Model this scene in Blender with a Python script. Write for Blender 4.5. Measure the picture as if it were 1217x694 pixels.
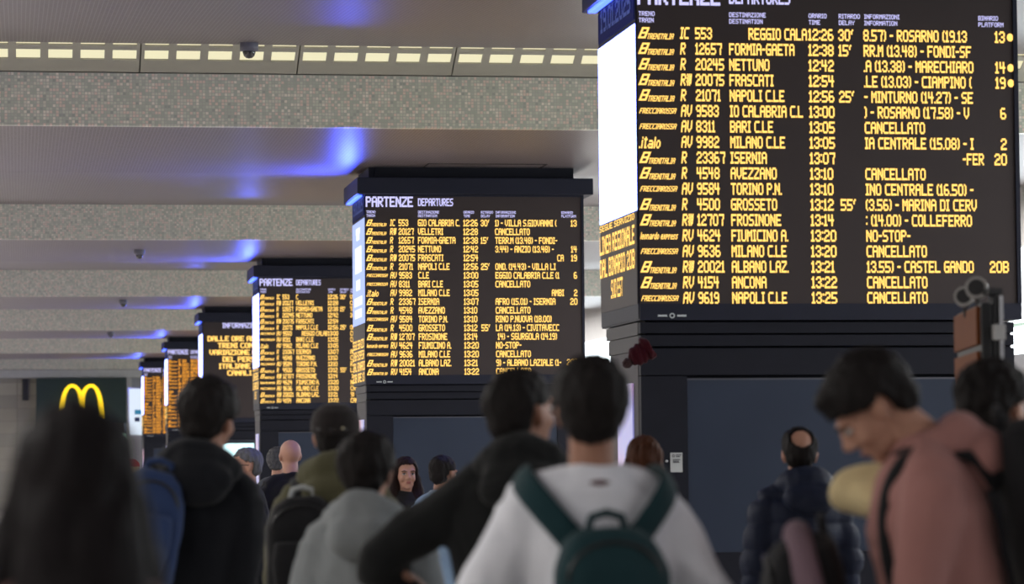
import bpy, bmesh, math, random
from mathutils import Vector, Matrix, noise, Euler
for o in list(bpy.data.objects): bpy.data.objects.remove(o)
S = bpy.context.scene; COL = S.collection
PI = math.pi
# ------------------------------------------------------------------ camera
CAMZ = 1.55
F_PX, YAW, PITCH, ROLL = 3713.9, 0.1563, 0.0544, -0.0087
Fv = Vector((math.sin(YAW)*math.cos(PITCH), math.cos(YAW)*math.cos(PITCH), math.sin(PITCH)))
R0 = Vector((math.cos(YAW), -math.sin(YAW), 0)); U0 = R0.cross(Fv)
Rv = R0*math.cos(ROLL)+U0*math.sin(ROLL); Uv = U0*math.cos(ROLL)-R0*math.sin(ROLL)
cd = bpy.data.cameras.new('camera'); cam = bpy.data.objects.new('camera', cd); COL.objects.link(cam)
cam.matrix_world = Matrix(((Rv.x, Uv.x, -Fv.x, 0), (Rv.y, Uv.y, -Fv.y, 0), (Rv.z, Uv.z, -Fv.z, CAMZ), (0, 0, 0, 1)))
cd.sensor_width = 36; cd.lens = 36*F_PX/1217; cd.shift_x = 3.7/1217; cd.clip_start = .05; cd.clip_end = 500
cd.dof.use_dof = True; cd.dof.focus_distance = 27; cd.dof.aperture_fstop = 3.7
S.camera = cam
def P(px, py, Y):          # real-world point on the plane at distance Y seen at that place
    d = Fv + Rv*((px-608.5+3.7)/F_PX) - Uv*((py-347)/F_PX)
    t = Y/d.y
    return Vector((d.x*t, Y, CAMZ+d.z*t))
# ------------------------------------------------------------------ light
w = bpy.data.worlds.new('world'); S.world = w; w.use_nodes = True
w.node_tree.nodes['Background'].inputs[0].default_value = (.72, .82, 1, 1)
w.node_tree.nodes['Background'].inputs[1].default_value = .13
S.view_settings.view_transform = 'Standard'; S.view_settings.look = 'None'; S.view_settings.gamma = 1
S.view_settings.exposure = 0
def area(name, loc, rot, sx, sy, power, col):
    l = bpy.data.lights.new(name, 'AREA'); l.shape = 'RECTANGLE'; l.size = sx; l.size_y = sy; l.energy = power; l.color = col
    o = bpy.data.objects.new(name, l); COL.objects.link(o); o.location = loc; o.rotation_euler = rot; return o
CZ = CAMZ+3.3765
# added fill lights in unseen rows under the ceiling, to brighten the hall
for Y, PW in ((-6, 550), (10, 750), (26, 900), (42, 900), (58, 900), (74, 900), (90, 900)):
    area('fill_light_left', (-4.2, Y+8, CZ-.05), (0, 0, 0), .5, 14, PW, (1, .97, .93))
    area('fill_light_right', (10.8, Y+8, CZ-.05), (0, 0, 0), .5, 14, PW, (1, .97, .95))
# ------------------------------------------------------------------ node helpers
class NT:
    def __init__(s, name):
        s.m = bpy.data.materials.new(name); s.m.use_nodes = True; s.t = s.m.node_tree; s.n = s.t.nodes; s.b = s.n['Principled BSDF']
    def add(s, typ, **k):
        x = s.n.new(typ)
        for a, v in k.items(): setattr(x, a, v)
        return x
    def link(s, a, b): s.t.links.new(a, b)
    def val(s, inp, v):
        if hasattr(v, 'is_output') : s.link(v, inp)
        else: inp.default_value = v
    def math(s, op, a, b=0., c=None):
        x = s.add('ShaderNodeMath', operation=op); s.val(x.inputs[0], a); s.val(x.inputs[1], b)
        if c is not None: s.val(x.inputs[2], c)
        return x.outputs[0]
    def mix(s, f, a, b):
        x = s.add('ShaderNodeMix', data_type='RGBA'); s.val(x.inputs[0], f)
        for i, v in ((6, a), (7, b)): s.val(x.inputs[i], v if hasattr(v, 'is_output') else (*v[:3], 1))
        return x.outputs[2]
    def ramp(s, f, cols, const=False):
        x = s.add('ShaderNodeValToRGB'); s.link(f, x.inputs[0]); e = x.color_ramp
        if const: e.interpolation = 'CONSTANT'
        while len(e.elements) < len(cols): e.elements.new(.5)
        for i, (p, c) in enumerate(cols): e.elements[i].position = p; e.elements[i].color = (*c, 1)
        return x.outputs[0]
    def noise(s, scale, detail=3, coord=None, vec=(1, 1, 1)):
        tc = s.add('ShaderNodeTexCoord'); mp = s.add('ShaderNodeMapping'); mp.inputs['Scale'].default_value = vec
        s.link(tc.outputs['Object'], mp.inputs[0]); x = s.add('ShaderNodeTexNoise'); x.inputs['Scale'].default_value = scale; x.inputs['Detail'].default_value = detail
        s.link(mp.outputs[0], x.inputs['Vector']); return x.outputs[0]
    def bump(s, h, strength, dist=.01):
        x = s.add('ShaderNodeBump'); x.inputs['Strength'].default_value = strength; x.inputs['Distance'].default_value = dist
        s.link(h, x.inputs['Height']); s.link(x.outputs[0], s.b.inputs['Normal'])
def setb(b, rough=.5, metal=0, spec=.5, emit=None, es=0, trans=0):
    b.inputs['Roughness'].default_value = rough; b.inputs['Metallic'].default_value = metal
    b.inputs['Specular IOR Level'].default_value = spec
    if emit: b.inputs['Emission Color'].default_value = (*emit, 1); b.inputs['Emission Strength'].default_value = es
    if trans: b.inputs['Transmission Weight'].default_value = trans
MC = {}
def mat(name, c, rough=.5, metal=0, spec=.5, emit=None, es=0, var=.12, scale=6, bump=0, bscale=40):
    if name in MC: return MC[name]
    n = NT(name); setb(n.b, rough, metal, spec, emit, es)
    f = n.noise(scale, 4)
    n.link(n.mix(f, [v*(1-var) for v in c], [min(1, v*(1+var)) for v in c]), n.b.inputs['Base Color'])
    if bump: n.bump(n.noise(bscale, 4), bump)
    MC[name] = n.m; return n.m
def fabric(name, c, rough=.9, weave=220, var=.25, bump=.35):
    if name in MC: return MC[name]
    n = NT(name); setb(n.b, rough, 0, .15)
    big = n.noise(5, 4); fine = n.noise(weave, 2)
    f = n.math('MULTIPLY_ADD', fine, .5, n.math('MULTIPLY', big, .5))
    n.link(n.mix(f, [v*(1-var) for v in c], [min(1, v*(1+var)) for v in c]), n.b.inputs['Base Color'])
    n.bump(f, bump, .006); n.b.inputs['Sheen Weight'].default_value = .08
    MC[name] = n.m; return n.m
def hairmat(name, c):
    if name in MC: return MC[name]
    n = NT(name); setb(n.b, .65, 0, .12)
    f = n.noise(60, 3, vec=(1, 1, .18))
    n.link(n.mix(f, [v*.45 for v in c], [v*1.6 for v in c]), n.b.inputs['Base Color']); n.bump(f, .6, .01)
    MC[name] = n.m; return n.m
def skinmat(name, c):
    if name in MC: return MC[name]
    n = NT(name); setb(n.b, .55, 0, .35)
    n.b.inputs['Subsurface Weight'].default_value = .08; n.b.inputs['Subsurface Radius'].default_value = (.02, .008, .004)
    f = n.noise(14, 4)
    n.link(n.mix(f, [c[0]*.9, c[1]*.82, c[2]*.8], [c[0]*1.08, c[1]*1.05, c[2]*1.02]), n.b.inputs['Base Color']); n.bump(n.noise(180, 2), .15, .003)
    MC[name] = n.m; return n.m
def tilemat(name, sx, sy, cols, grout, gw, rough, axes='XZ', bump=.4, streak=None, spec=.5):
    n = NT(name); setb(n.b, rough, 0, spec)
    tc = n.add('ShaderNodeTexCoord'); sp = n.add('ShaderNodeSeparateXYZ'); n.link(tc.outputs['Object'], sp.inputs[0])
    a = n.math('DIVIDE', sp.outputs[axes[0]], sx); b = n.math('DIVIDE', sp.outputs[axes[1]], sy)
    cb = n.add('ShaderNodeCombineXYZ'); n.link(n.math('FLOOR', a), cb.inputs[0]); n.link(n.math('FLOOR', b), cb.inputs[1])
    wn = n.add('ShaderNodeTexWhiteNoise'); n.link(cb.outputs[0], wn.inputs[0])
    base = n.ramp(wn.outputs['Value'], cols, True)
    if streak:
        f = n.noise(streak[0], 5, vec=streak[1]); base = n.mix(f, base, streak[2])
    def edge(u):
        fr = n.math('FRACT', u); return n.math('MINIMUM', fr, n.math('SUBTRACT', 1., fr))
    e = n.math('MINIMUM', edge(a), edge(b)); g = n.math('LESS_THAN', e, gw)
    n.link(n.mix(g, base, grout), n.b.inputs['Base Color'])
    n.bump(n.math('SUBTRACT', 1., g), bump, .004)
    MC[name] = n.m; return n.m
def led(name, c, es): 
    if name in MC: return MC[name]
    n = NT(name); setb(n.b, .6, 0, .1, c, es); n.b.inputs['Base Color'].default_value = (c[0]*.1, c[1]*.1, c[2]*.1, 1); MC[name] = n.m; return n.m
# ------------------------------------------------------------------ mesh helpers
class MB:
    def __init__(s): s.v = []; s.f = []
    def quad(s, a, b, c, d):
        i = len(s.v); s.v += [tuple(a), tuple(b), tuple(c), tuple(d)]; s.f.append((i, i+1, i+2, i+3))
    def box(s, x0, x1, y0, y1, z0, z1, M=None):
        i = len(s.v); p = [(x, y, z) for z in (z0, z1) for y in (y0, y1) for x in (x0, x1)]
        if M is not None: p = [tuple(M @ Vector(q)) for q in p]
        s.v += p; s.f += [tuple(i+k for k in q) for q in ((0, 2, 3, 1), (4, 5, 7, 6), (0, 1, 5, 4), (2, 6, 7, 3), (0, 4, 6, 2), (1, 3, 7, 5))]
        return s
    def grid(s, rings, closed=True, cap=True):
        i = len(s.v); n = len(rings[0])
        for r in rings: s.v += [tuple(q) for q in r]
        for k in range(len(rings)-1):
            for j in range(n if closed else n-1):
                a = i+k*n+j; b = i+k*n+(j+1) % n; s.f.append((a, b, b+n, a+n))
        if cap and closed: s.f.append(tuple(i+j for j in reversed(range(n)))); s.f.append(tuple(i+(len(rings)-1)*n+j for j in range(n)))
        return s
    def ell(s, c, r, M=None, rot=None, n=20, m=12):
        c = Vector(c); R = Euler(rot).to_matrix() if rot else Matrix.Identity(3); rings = []
        for k in range(m+1):
            t = -PI/2+PI*k/m; t = max(min(t, PI/2-.02), -PI/2+.02)
            ring = []
            for j in range(n):
                a = 2*PI*j/n; q = c+R @ Vector((r[0]*math.cos(t)*math.cos(a), r[1]*math.cos(t)*math.sin(a), r[2]*math.sin(t)))
                ring.append(M @ q if M is not None else q)
            rings.append(ring)
        return s.grid(rings)
    def tube(s, pts, rad, M=None, n=12, flat=None, up=None):
        pts = [Vector(p) for p in pts]
        if not hasattr(rad, '__len__'): rad = [rad]*len(pts)
        P2 = [pts[0]+(pts[0]-pts[1]).normalized()*rad[0]*.6]+pts+[pts[-1]+(pts[-1]-pts[-2]).normalized()*rad[-1]*.6]
        R2 = [rad[0]*.45]+list(rad)+[rad[-1]*.45]; rings = []; prev = None
        for k, p in enumerate(P2):
            d = (P2[min(k+1, len(P2)-1)]-P2[max(k-1, 0)]).normalized()
            ref = Vector(up) if up else (prev if prev else (Vector((0, 0, 1)) if abs(d.z) < .9 else Vector((0, 1, 0))))
            u = (ref-d*ref.dot(d)).normalized(); v = d.cross(u); prev = u; ring = []
            fl = flat or 1
            for j in range(n):
                a = 2*PI*j/n; q = p+(u*math.cos(a)*fl+v*math.sin(a))*R2[k]
                ring.append(M @ q if M is not None else q)
            rings.append(ring)
        return s.grid(rings)
    def loft(s, rings, M=None, n=28, power=2.):
        out = []
        for (z, cx, cy, rx, ry) in rings:
            ring = []
            for j in range(n):
                a = 2*PI*j/n; ca, sa = math.cos(a), math.sin(a)
                q = Vector((cx+rx*abs(ca)**(2/power)*(1 if ca > 0 else -1), cy+ry*abs(sa)**(2/power)*(1 if sa > 0 else -1), z))
                ring.append(M @ q if M is not None else q)
            out.append(ring)
        return s.grid(out)
    def lathe(s, prof, c=(0, 0, 0), n=24):
        c = Vector(c); return s.grid([[c+Vector((r*math.cos(2*PI*j/n), r*math.sin(2*PI*j/n), z)) for j in range(n)] for r, z in prof])
    def mesh(s, name):
        me = bpy.data.meshes.new(name); me.from_pydata(s.v, [], s.f); me.update(); return me
    def build(s, name, m, parent=None, smooth=False, bevel=0):
        me = s.mesh(name)
        bm = bmesh.new(); bm.from_mesh(me)
        bmesh.ops.recalc_face_normals(bm, faces=bm.faces) if len(bm.faces) < 60000 and not getattr(s, 'flat', False) else None
        if bevel:
            bmesh.ops.bevel(bm, geom=list(bm.edges), offset=bevel, segments=2, affect='EDGES', profile=.7)
        bm.to_mesh(me); bm.free()
        if smooth: me.polygons.foreach_set('use_smooth', [True]*len(me.polygons))
        return link(name, me, m, parent)
def link(name, me, m, parent=None):
    o = bpy.data.objects.new(name, me); COL.objects.link(o)
    if name in ('departure_row', 'heading', 'text_line', 'date_text', 'maker_mark', 'print', 'screen_picture', 'mosaic_chips'): o['kind'] = 'stuff'
    if m: me.materials.clear() if me.users == 1 else None
    if m and not me.materials: me.materials.append(m)
    if parent: o.parent = parent
    return o
def empty(name, loc=(0, 0, 0), rz=0):
    o = bpy.data.objects.new(name, None); COL.objects.link(o); o.location = loc; o.rotation_euler = (0, 0, rz); o.empty_display_size = .1; return o
def tag(o, label, cat, group=None):
    o['label'] = label; o['category'] = cat
    if group: o['group'] = group
    return o
def struct(o, label=None): 
    o['kind'] = 'structure'
    if label: o['label'] = label; 
    return o
def remesh(mb, voxel, smooth=2, post=None):
    me = mb.mesh('tmp'); bm = bmesh.new(); bm.from_mesh(me); bmesh.ops.recalc_face_normals(bm, faces=bm.faces); bm.to_mesh(me); bm.free()
    o = bpy.data.objects.new('tmp', me); COL.objects.link(o)
    m = o.modifiers.new('r', 'REMESH'); m.mode = 'VOXEL'; m.voxel_size = voxel
    if smooth: q = o.modifiers.new('s', 'SMOOTH'); q.iterations = smooth; q.factor = .6
    dg = bpy.context.evaluated_depsgraph_get(); dg.update(); out = bpy.data.meshes.new_from_object(o.evaluated_get(dg))
    bpy.data.objects.remove(o)
    if post:
        ns = [v.normal.copy() for v in out.vertices]
        for v, nn in zip(out.vertices, ns): v.co = post(v.co.copy(), nn)
    out.polygons.foreach_set('use_smooth', [True]*len(out.polygons)); out.update()
    return out
# ------------------------------------------------------------------ materials of the place
MOSAIC = tilemat('mosaic_tiles', .0315, .0315, [(0, (.54, .56, .47)), (.22, (.64, .65, .54)), (.42, (.50, .53, .44)), (.58, (.70, .67, .57)), (.70, (.78, .64, .55)), (.88, (.84, .78, .68)), (.96, (.42, .44, .38))], (.50, .49, .44), .09, .35)
SOFFIT = tilemat('brown_ceiling_tiles', .036, .036, [(0, (.085, .066, .070)), (.35, (.115, .085, .085)), (.65, (.060, .048, .053)), (.85, (.15, .105, .098))], (.21, .185, .20), .15, .38, 'XY', .5, (1.6, (.25, 3, 1), (.10, .075, .075)), .5)
METALBEIGE = mat('beige_painted_metal', (.36, .345, .29), .5, .0, var=.05)
PANE = led('lit_strip_pane', (1, .93, .62), .85)
DARK = mat('dark_navy_cladding', (.010, .011, .019), .6, .0, .2, var=.2, bump=.05)
FRAME = mat('navy_screen_frame', (.013, .015, .030), .55, .0, .25, var=.15)
SCREEN = mat('led_board_black', (.045, .034, .034), .55, 0, .3, var=.06)
SIDECLAD = mat('grey_side_cladding', (.085, .08, .085), .6, .0, .2, var=.08)
GLASSPANEL = NT('smoky_blue_panel'); setb(GLASSPANEL.b, .4, .0, .3)
GLASSPANEL.link(GLASSPANEL.mix(GLASSPANEL.noise(1.3, 3), (.014, .022, .044), (.030, .042, .074)), GLASSPANEL.b.inputs['Base Color']); GLASSPANEL = GLASSPANEL.m
AMBER = led('amber_led', (1, .60, .14), 1.6)
ORANGE = led('orange_led', (1, .40, .04), 1.3)
VIOLET = led('violet_white_led', (.62, .60, 1), 1.15)
WHITESCR = led('white_side_screen', (.22, .28, 1), 9)
PALESCR = led('bright_figure', (1, 1, 1), 3.6)
PALEBLUE = led('pale_blue_screen', (.42, .52, 1), 1.15)
BLUELED = led('blue_led_strip', (.05, .10, 1), 5)
DIMBLUE = led('deep_blue_led_panel', (.01, .03, .30), .10)
DATEBLUE = led('dim_date_led', (.22, .3, .75), .22)
CHROME = mat('brushed_aluminium', (.6, .6, .62), .3, .8, var=.05)
BLACK = mat('black_plastic', (.012, .012, .014), .45, 0, var=.2)
# ------------------------------------------------------------------ the hall
SP = 15.8; DM0 = 31.16
XL, XR = -7.0, 12.8
fl = MB().box(XL-.3, XR+.3, -14, 114, -.2, 0).build('floor', None); struct(fl)
n = NT('polished_stone_floor'); setb(n.b, .25); f = n.noise(.8, 5)
n.link(n.mix(f, (.42, .40, .37), (.52, .49, .46)), n.b.inputs['Base Color']); fl.data.materials.append(n.m)
# ceiling: bays made of a flat soffit and a soffit rising to the next mosaic beam
def sect(name, pts, m, parent=None, th=.12):     # extrude a profile (Y,Z) along X as a slab with thickness
    mb = MB()
    for (y0, z0), (y1, z1) in zip(pts, pts[1:]):
        mb.quad((XL, y0, z0), (XR, y0, z0), (XR, y1, z1), (XL, y1, z1))
    o = mb.build(name, m, parent); 
    return o
ceil = empty('ceiling', (0, 0, CZ)); struct(ceil)
def cc(o): o.parent = ceil; o.location = (0, 0, -CZ); return o
slab = MB().box(XL-.3, XR+.3, -14, 114, CZ+1.1, CZ+1.3).build('ceiling_slab', METALBEIGE); cc(slab)
CEILZ = []
for k in range(-3, 6):
    y0 = DM0+k*SP; yf = y0+5.05; y1 = y0+SP
    if y1 > 111: y1 = 110.3
    zt = CZ+.525
    if k == 5: pts = [(y0, CZ), (113, CZ)]
    elif k == -1: pts = [(y0, CZ), (yf, CZ), (30.2, CAMZ+4.07), (30.2, CAMZ+4.4)]
    else: pts = [(y0, CZ), (yf, CZ), (y1, zt)]
    cc(sect('soffit', pts, SOFFIT)); CEILZ.append((k, pts))
    mb = MB().box(XL, XR, y0-.001, y0+.10, CZ-.002, CZ+.525)
    cc(mb.build('mosaic_beam', MOSAIC))
# light strip at the top of the second beam: metal panels with lit panes
strip = empty('trim_1', (0, 30.6, CZ+.6)); struct(strip)
top = Vector((0, 30.5, CAMZ+4.262)); bot = Vector((0, 31.14, CAMZ+3.908)); dv = bot-top
nrm = Vector((0, -dv.z, dv.y)).normalized()
if nrm.y > 0: nrm = -nrm
L = dv.length; dvn = dv.normalized()
def sp(x, t, d=0): q = top+dv*t-nrm*d; return Vector((x, q.y, q.z))
wx0 = P(33.5, 65, 30.75).x; pitch = (P(375.5, 65, 30.75).x-wx0)/9
rows = [(.12, .40), (.50, .72)]
def plate(mb, xa, xb, ta, tb, d0=0, d1=.02):
    i = len(mb.v); mb.v += [tuple(sp(x, t, d)) for d in (d0, d1) for t in (ta, tb) for x in (xa, xb)]
    mb.f += [tuple(i+k for k in q) for q in ((0, 2, 3, 1), (4, 5, 7, 6), (0, 1, 5, 4), (2, 6, 7, 3), (0, 4, 6, 2), (1, 3, 7, 5))]
off = Vector(strip.location)
def tostrip(mb): mb.v = [tuple(Vector(q)-off) for q in mb.v]; return mb
hw = pitch*.375
g0 = -1-5*5
for g in range(g0, 40, 5):
    xa = wx0+(g-.5)*pitch+.006; xb = wx0+(g+4.5)*pitch-.006
    if xb < XL or xa > XR: continue
    mb = MB()
    for ta, tb in ((-.03, rows[0][0]), (rows[0][1], rows[1][0]), (rows[1][1], 1.)): plate(mb, xa, xb, ta, tb)
    for ta, tb in rows:
        e = [xa]
        for j in range(5):
            c = wx0+(g+j)*pitch; plate(mb, e[-1], c-hw, ta, tb); e.append(c+hw)
        plate(mb, e[-1], xb, ta, tb)
    pn = tostrip(mb).build('panel', METALBEIGE, strip)
    for j in range(5):
        for ta, tb in rows:
            c = wx0+(g+j)*pitch; m2 = MB(); plate(m2, c-hw-.004, c+hw+.004, ta-.01, tb+.01, .018, .024)
            tostrip(m2).build('pane', PANE, pn)
# walls
WALLC = mat('pale_wall_tiles', (.45, .44, .43), .5, var=.1)
wr = empty('wall_right', (XR, 50, 0)); struct(wr)
def cw(o, p): o.parent = p; o.location = -Vector(p.location); return o
cw(MB().box(XR, XR+.2, -14, 114, CAMZ+2.72, CZ+1.1).build('upper_wall', WALLC), wr)
cw(MB().box(XR, XR+.2, -14, 114, 0, CAMZ+1.34).build('lower_wall', mat('dark_shop_wall', (.12, .12, .13), .5)), wr)
DAY = led('daylight_glazing', (.86, .95, 1), 5.5)
for i in range(22):
    y0 = 2+i*5
    if y0 > 108: break
    wn = empty('window_%d' % (i+1), (XR, y0, CAMZ+1.34)); struct(wn)
    cw(MB().box(XR+.08, XR+.10, y0+.06, y0+4.94, CAMZ+1.34, CAMZ+2.72).build('pane', DAY), wn)
    fr = MB()
    fr.box(XR, XR+.14, y0-.06, y0+.06, CAMZ+1.34, CAMZ+2.72); fr.box(XR, XR+.14, y0+.06, y0+4.94, CAMZ+1.70, CAMZ+1.745)
    cw(fr.build('window_frame', mat('green_grey_frame', (.25, .36, .30), .5)), wn)
wl = MB().box(XL-.2, XL, -14, 114, 0, CZ+1.1).build('wall_left', mat('beige_wall', (.33, .31, .27), .6)); struct(wl)
# far wall with the fast-food front
YW = 111.6
wf = empty('wall_far', (2, YW, 0)); struct(wf)
a = P(43, 448, YW); b = P(150, 503, YW)
cw(MB().box(XL, a.x, YW, YW+.3, 0, CZ).build('left_wall_section', tilemat('beige_stone_blocks', .9, .45, [(0, (.36, .33, .28)), (.4, (.42, .39, .33)), (.7, (.32, .30, .26))], (.25, .23, .2), .02, .6)), wf)
c2 = P(156, 500, YW)
cw(MB().box(b.x, c2.x, YW-.5, YW+.3, 0, CZ).build('pilaster', WALLC), wf)
cw(MB().box(c2.x, XR, YW, YW+.3, 0, CZ).build('right_wall_section', mat('grey_wall', (.28, .28, .30), .6)), wf)
cw(MB().box(XL, XR, YW-.66, YW+.1, P(0, 449, YW-.6).z, CZ+.05).build('lintel', mat('pale_lintel', (.50, .50, .50), .5)), wf)
cw(MB().box(a.x, b.x, YW+3, YW+3.2, 0, CZ).build('shop_back_wall', mat('dim_shop_interior', (.10, .07, .05), .6)), wf)
FY = YW-.80
fas = tag(empty('shop_fascia', ((a.x+b.x)/2, FY, b.z)), 'dark green fast-food shop fascia with glowing yellow arches logo, on the far wall', 'sign')
a = P(43, 450, FY); b = P(150, 503, FY)
cw(MB().box(a.x, b.x, FY, FY+.12, b.z, P(0, 450, FY).z).build('board', mat('dark_green_panel', (.010, .030, .028), .5)), fas)
arch = MB(); ax0, ax1 = P(74, 480, FY).x, P(120, 480, FY).x; zt, zb = P(97, 455, FY).z, P(97, 502, FY).z
xm = (ax0+ax1)/2; wA = (xm-ax0)
for sgn in (-1, 1):
    rings = []; N = 28
    for i in range(N+1):
        t = i/N; ang = PI*t
        cx = xm+sgn*wA/2; rx = wA/2
        xx = cx+sgn*rx*math.cos(ang); 
        u = 1-abs(math.cos(ang))**2.4
        endz = zb if t < .5 else zb+(zt-zb)*.26
        zz = endz+(zt-.10-endz)*math.sin(ang)**.62
        wd = (.21 if True else 0)*(1-.42*math.sin(ang))
        rings.append([(xx-wd*.5-.02, FY-.10, zz), (xx+wd*.5+.02, FY-.10, zz), (xx+wd*.5+.02, FY-.02, zz+.0), (xx-wd*.5-.02, FY-.02, zz)] if False else
                     [Vector((xx, FY-.06, zz))+Vector((q[0], q[1], q[2])) for q in [( .5*wd*math.cos(h), .05*math.sin(h*1.0)*0+(.05 if math.sin(h) > 0 else -.05)*.8, .5*.12*math.sin(h)) for h in [2*PI*(j+.5)/8 for j in range(8)]]])
    arch.grid(rings)
cw(arch.build('arches_logo', led('yellow_neon', (1, .66, .02), 1.7)), fas)
ex = P(30, 463, YW-.2)
o = MB().box(ex.x-.1, ex.x+.1, YW-.14, YW-.001, ex.z-.38, ex.z+.38).build('wall_speaker', BLACK, bevel=.01); tag(o, 'narrow black column speaker high on the beige wall left of the green fascia', 'speaker')
mn = tag(empty('menu_screen', P(143, 560, YW+.6)), 'tall bright menu screen inside the far fast-food shop', 'screen')
a1 = P(140, 516, YW+.6); b1 = P(149, 562, YW+.6)
cw(MB().box(a1.x-.05, b1.x+.05, YW+.6, YW+.7, 0, a1.z+.05).build('casing', BLACK), mn); cw(MB().box((a1.x+b1.x)/2, b1.x, YW+.58, YW+.6, b1.z, a1.z).build('display', led('menu_glow', (.55, .9, .7), 1.3)), mn)
# light box poster
py_ = 101.; a1 = P(153.5, 462, py_); b1 = P(171.5, 517, py_)
lb = tag(empty('poster_lightbox', ((a1.x+b1.x)/2, py_, 0)), 'white lit poster box on a grey post beside the farthest amber board', 'lightbox')
cw(MB().box(a1.x-.03, b1.x+.03, py_, py_+.15, b1.z-.03, a1.z+.03).build('frame', CHROME), lb)
cw(MB().box(a1.x, b1.x, py_-.01, py_, b1.z, a1.z).build('poster', led('poster_white', (.78, .88, 1), .95)), lb)
a2 = P(160, 487, py_); b2 = P(169, 492.5, py_); cw(MB().box(a2.x, b2.x, py_-.016, py_-.011, b2.z, a2.z).build('picture', led('poster_teal', (.05, .25, .42), .8)), lb)
a2 = P(160, 496, py_); b2 = P(166, 501, py_); cw(MB().box(a2.x, b2.x, py_-.016, py_-.011, b2.z, a2.z).build('picture', led('poster_navy', (.03, .04, .10), .8)), lb)
cw(MB().box(a1.x+.1, b1.x-.1, py_+.02, py_+.14, 0, b1.z-.03).build('post', CHROME), lb)
# ------------------------------------------------------------------ LED lettering
G = {}
def defg(s):
    for blk in s.strip().split('\n\n'):
        ls = blk.split('\n'); G[ls[0]] = ls[1:]
FONT = '''A .###.#...##...#######...##...##...#
B ####.#...##...#####.#...##...#####.
C .#####....#....#....#....#.....####
D ####.#...##...##...##...##...#####.
E ######....#....####.#....#....#####
F ######....#....####.#....#....#....
G .#####....#....#.####...##...#.####
H #...##...##...#######...##...##...#
I 3###.#..#..#..#..#.###
J ....#....#....#....##...##...#.###.
K #...##..#.#.#..##...#.#..#..#.#...#
L #....#....#....#....#....#....#####
M #...###.###.#.##.#.##...##...##...#
N #...###..##.#.##.#.##..###...##...#
O .###.#...##...##...##...##...#.###.
P ####.#...##...#####.#....#....#....
Q .###.#...##...##...##.#.##..#..##.#
R ####.#...##...#####.#.#..#..#.#...#
S .#####....#.....###.....#....#####.
T #####..#....#....#....#....#....#..
U #...##...##...##...##...##...#.###.
V #...##...##...##...##...#.#.#...#..
W #...##...##...##.#.##.#.###.###...#
X #...##...#.#.#...#...#.#.#...##...#
Y #...##...#.#.#...#....#....#....#..
Z #####....#...#...#...#...#....#####
0 .###.#...##...##...##...##...#.###.
1 3.#.##..#..#..#..#.###
2 .###.#...#....#..##..#...#....#####
3 .###.#...#....#..##.....##...#.###.
4 #..#.#..#.#..#.#####...#....#....#.
5 ######....#....####.....#....#####.
6 .###.#....#....####.#...##...#.###.
7 #####....#....#...#....#....#....#.
8 .###.#...##...#.###.#...##...#.###.
9 .###.#...##...#.####....#....#.###.
. 1......#
, 1.....##
: 1.#...#.
' 2.##.#.........
- 3.........###.........
( 2.##.#.#.#.#..#
) 2#..#.#.#.#.##.
* #.#.#.#.###.#.#.#.###.#.#.#.##.#.#.
/ 3..#..#.#..#..#.#..#..
i 1#.#####
t 3.#.###.#..#..#..#..##
a ...........###.....#.#####...#.####
l 1#######
o 4.........##.#..##..##..#.##.
e 4.........##.#..######....###
n 4........###.#..##..##..##..#
r 3......#.###.#..#..#..
d 4...#...#.####..##..##..#.###
x 4........#..#.##..##..##.#..#
p 4........###.#..####.#...#...
s 4.........####....##....####.
@ 3...###############...'''
for ln in FONT.split('\n'):
    ch, d = ln[0], ln[2:]
    wd = 5
    if d[0] in '1234': wd = int(d[0]); d = d[1:]
    d = d.ljust(wd*7, '.')
    G[ch] = [d[i*wd:(i+1)*wd] for i in range(7)]
def twidth(s): return sum((3 if c == ' ' else len(G[c][0])+1) for c in s)-1
def ledtext(mb, s, x, z, h, cw_, align='l', bold=.6, slant=0, T=None):   # z = bottom, T maps (x,z)->3D
    W = twidth(s)*cw_
    if align == 'r': x -= W
    if align == 'c': x -= W/2
    ch = h/7
    for c in s:
        if c == ' ': x += 3*cw_; continue
        g = G[c]; wd = len(g[0])
        for r in range(7):
            j = 0
            while j < wd:
                if g[r][j] == '#':
                    k = j
                    while k < wd and g[r][k] == '#': k += 1
                    z1 = z+(7-r)*ch; z0 = z1-ch; sl0, sl1 = slant*(z0-z), slant*(z1-z)
                    xa = x+j*cw_; xb = x+(k-1+bold+.75)*cw_; z0 -= ch*.12; z1 += ch*.12
                    mb.quad(*[T(q) for q in ((xa+sl0, z0), (xb+sl0, z0), (xb+sl1, z1), (xa+sl1, z1))])
                    j = k
                else: j += 1
        x += (wd+1)*cw_
    return W
def lmb(): m = MB(); m.flat = True; return m   # lettering: flat print on its screen
T_, Fr, It, Le = 'T', 'F', 'I', 'L'
CAN = 'CANCELLATO'
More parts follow.
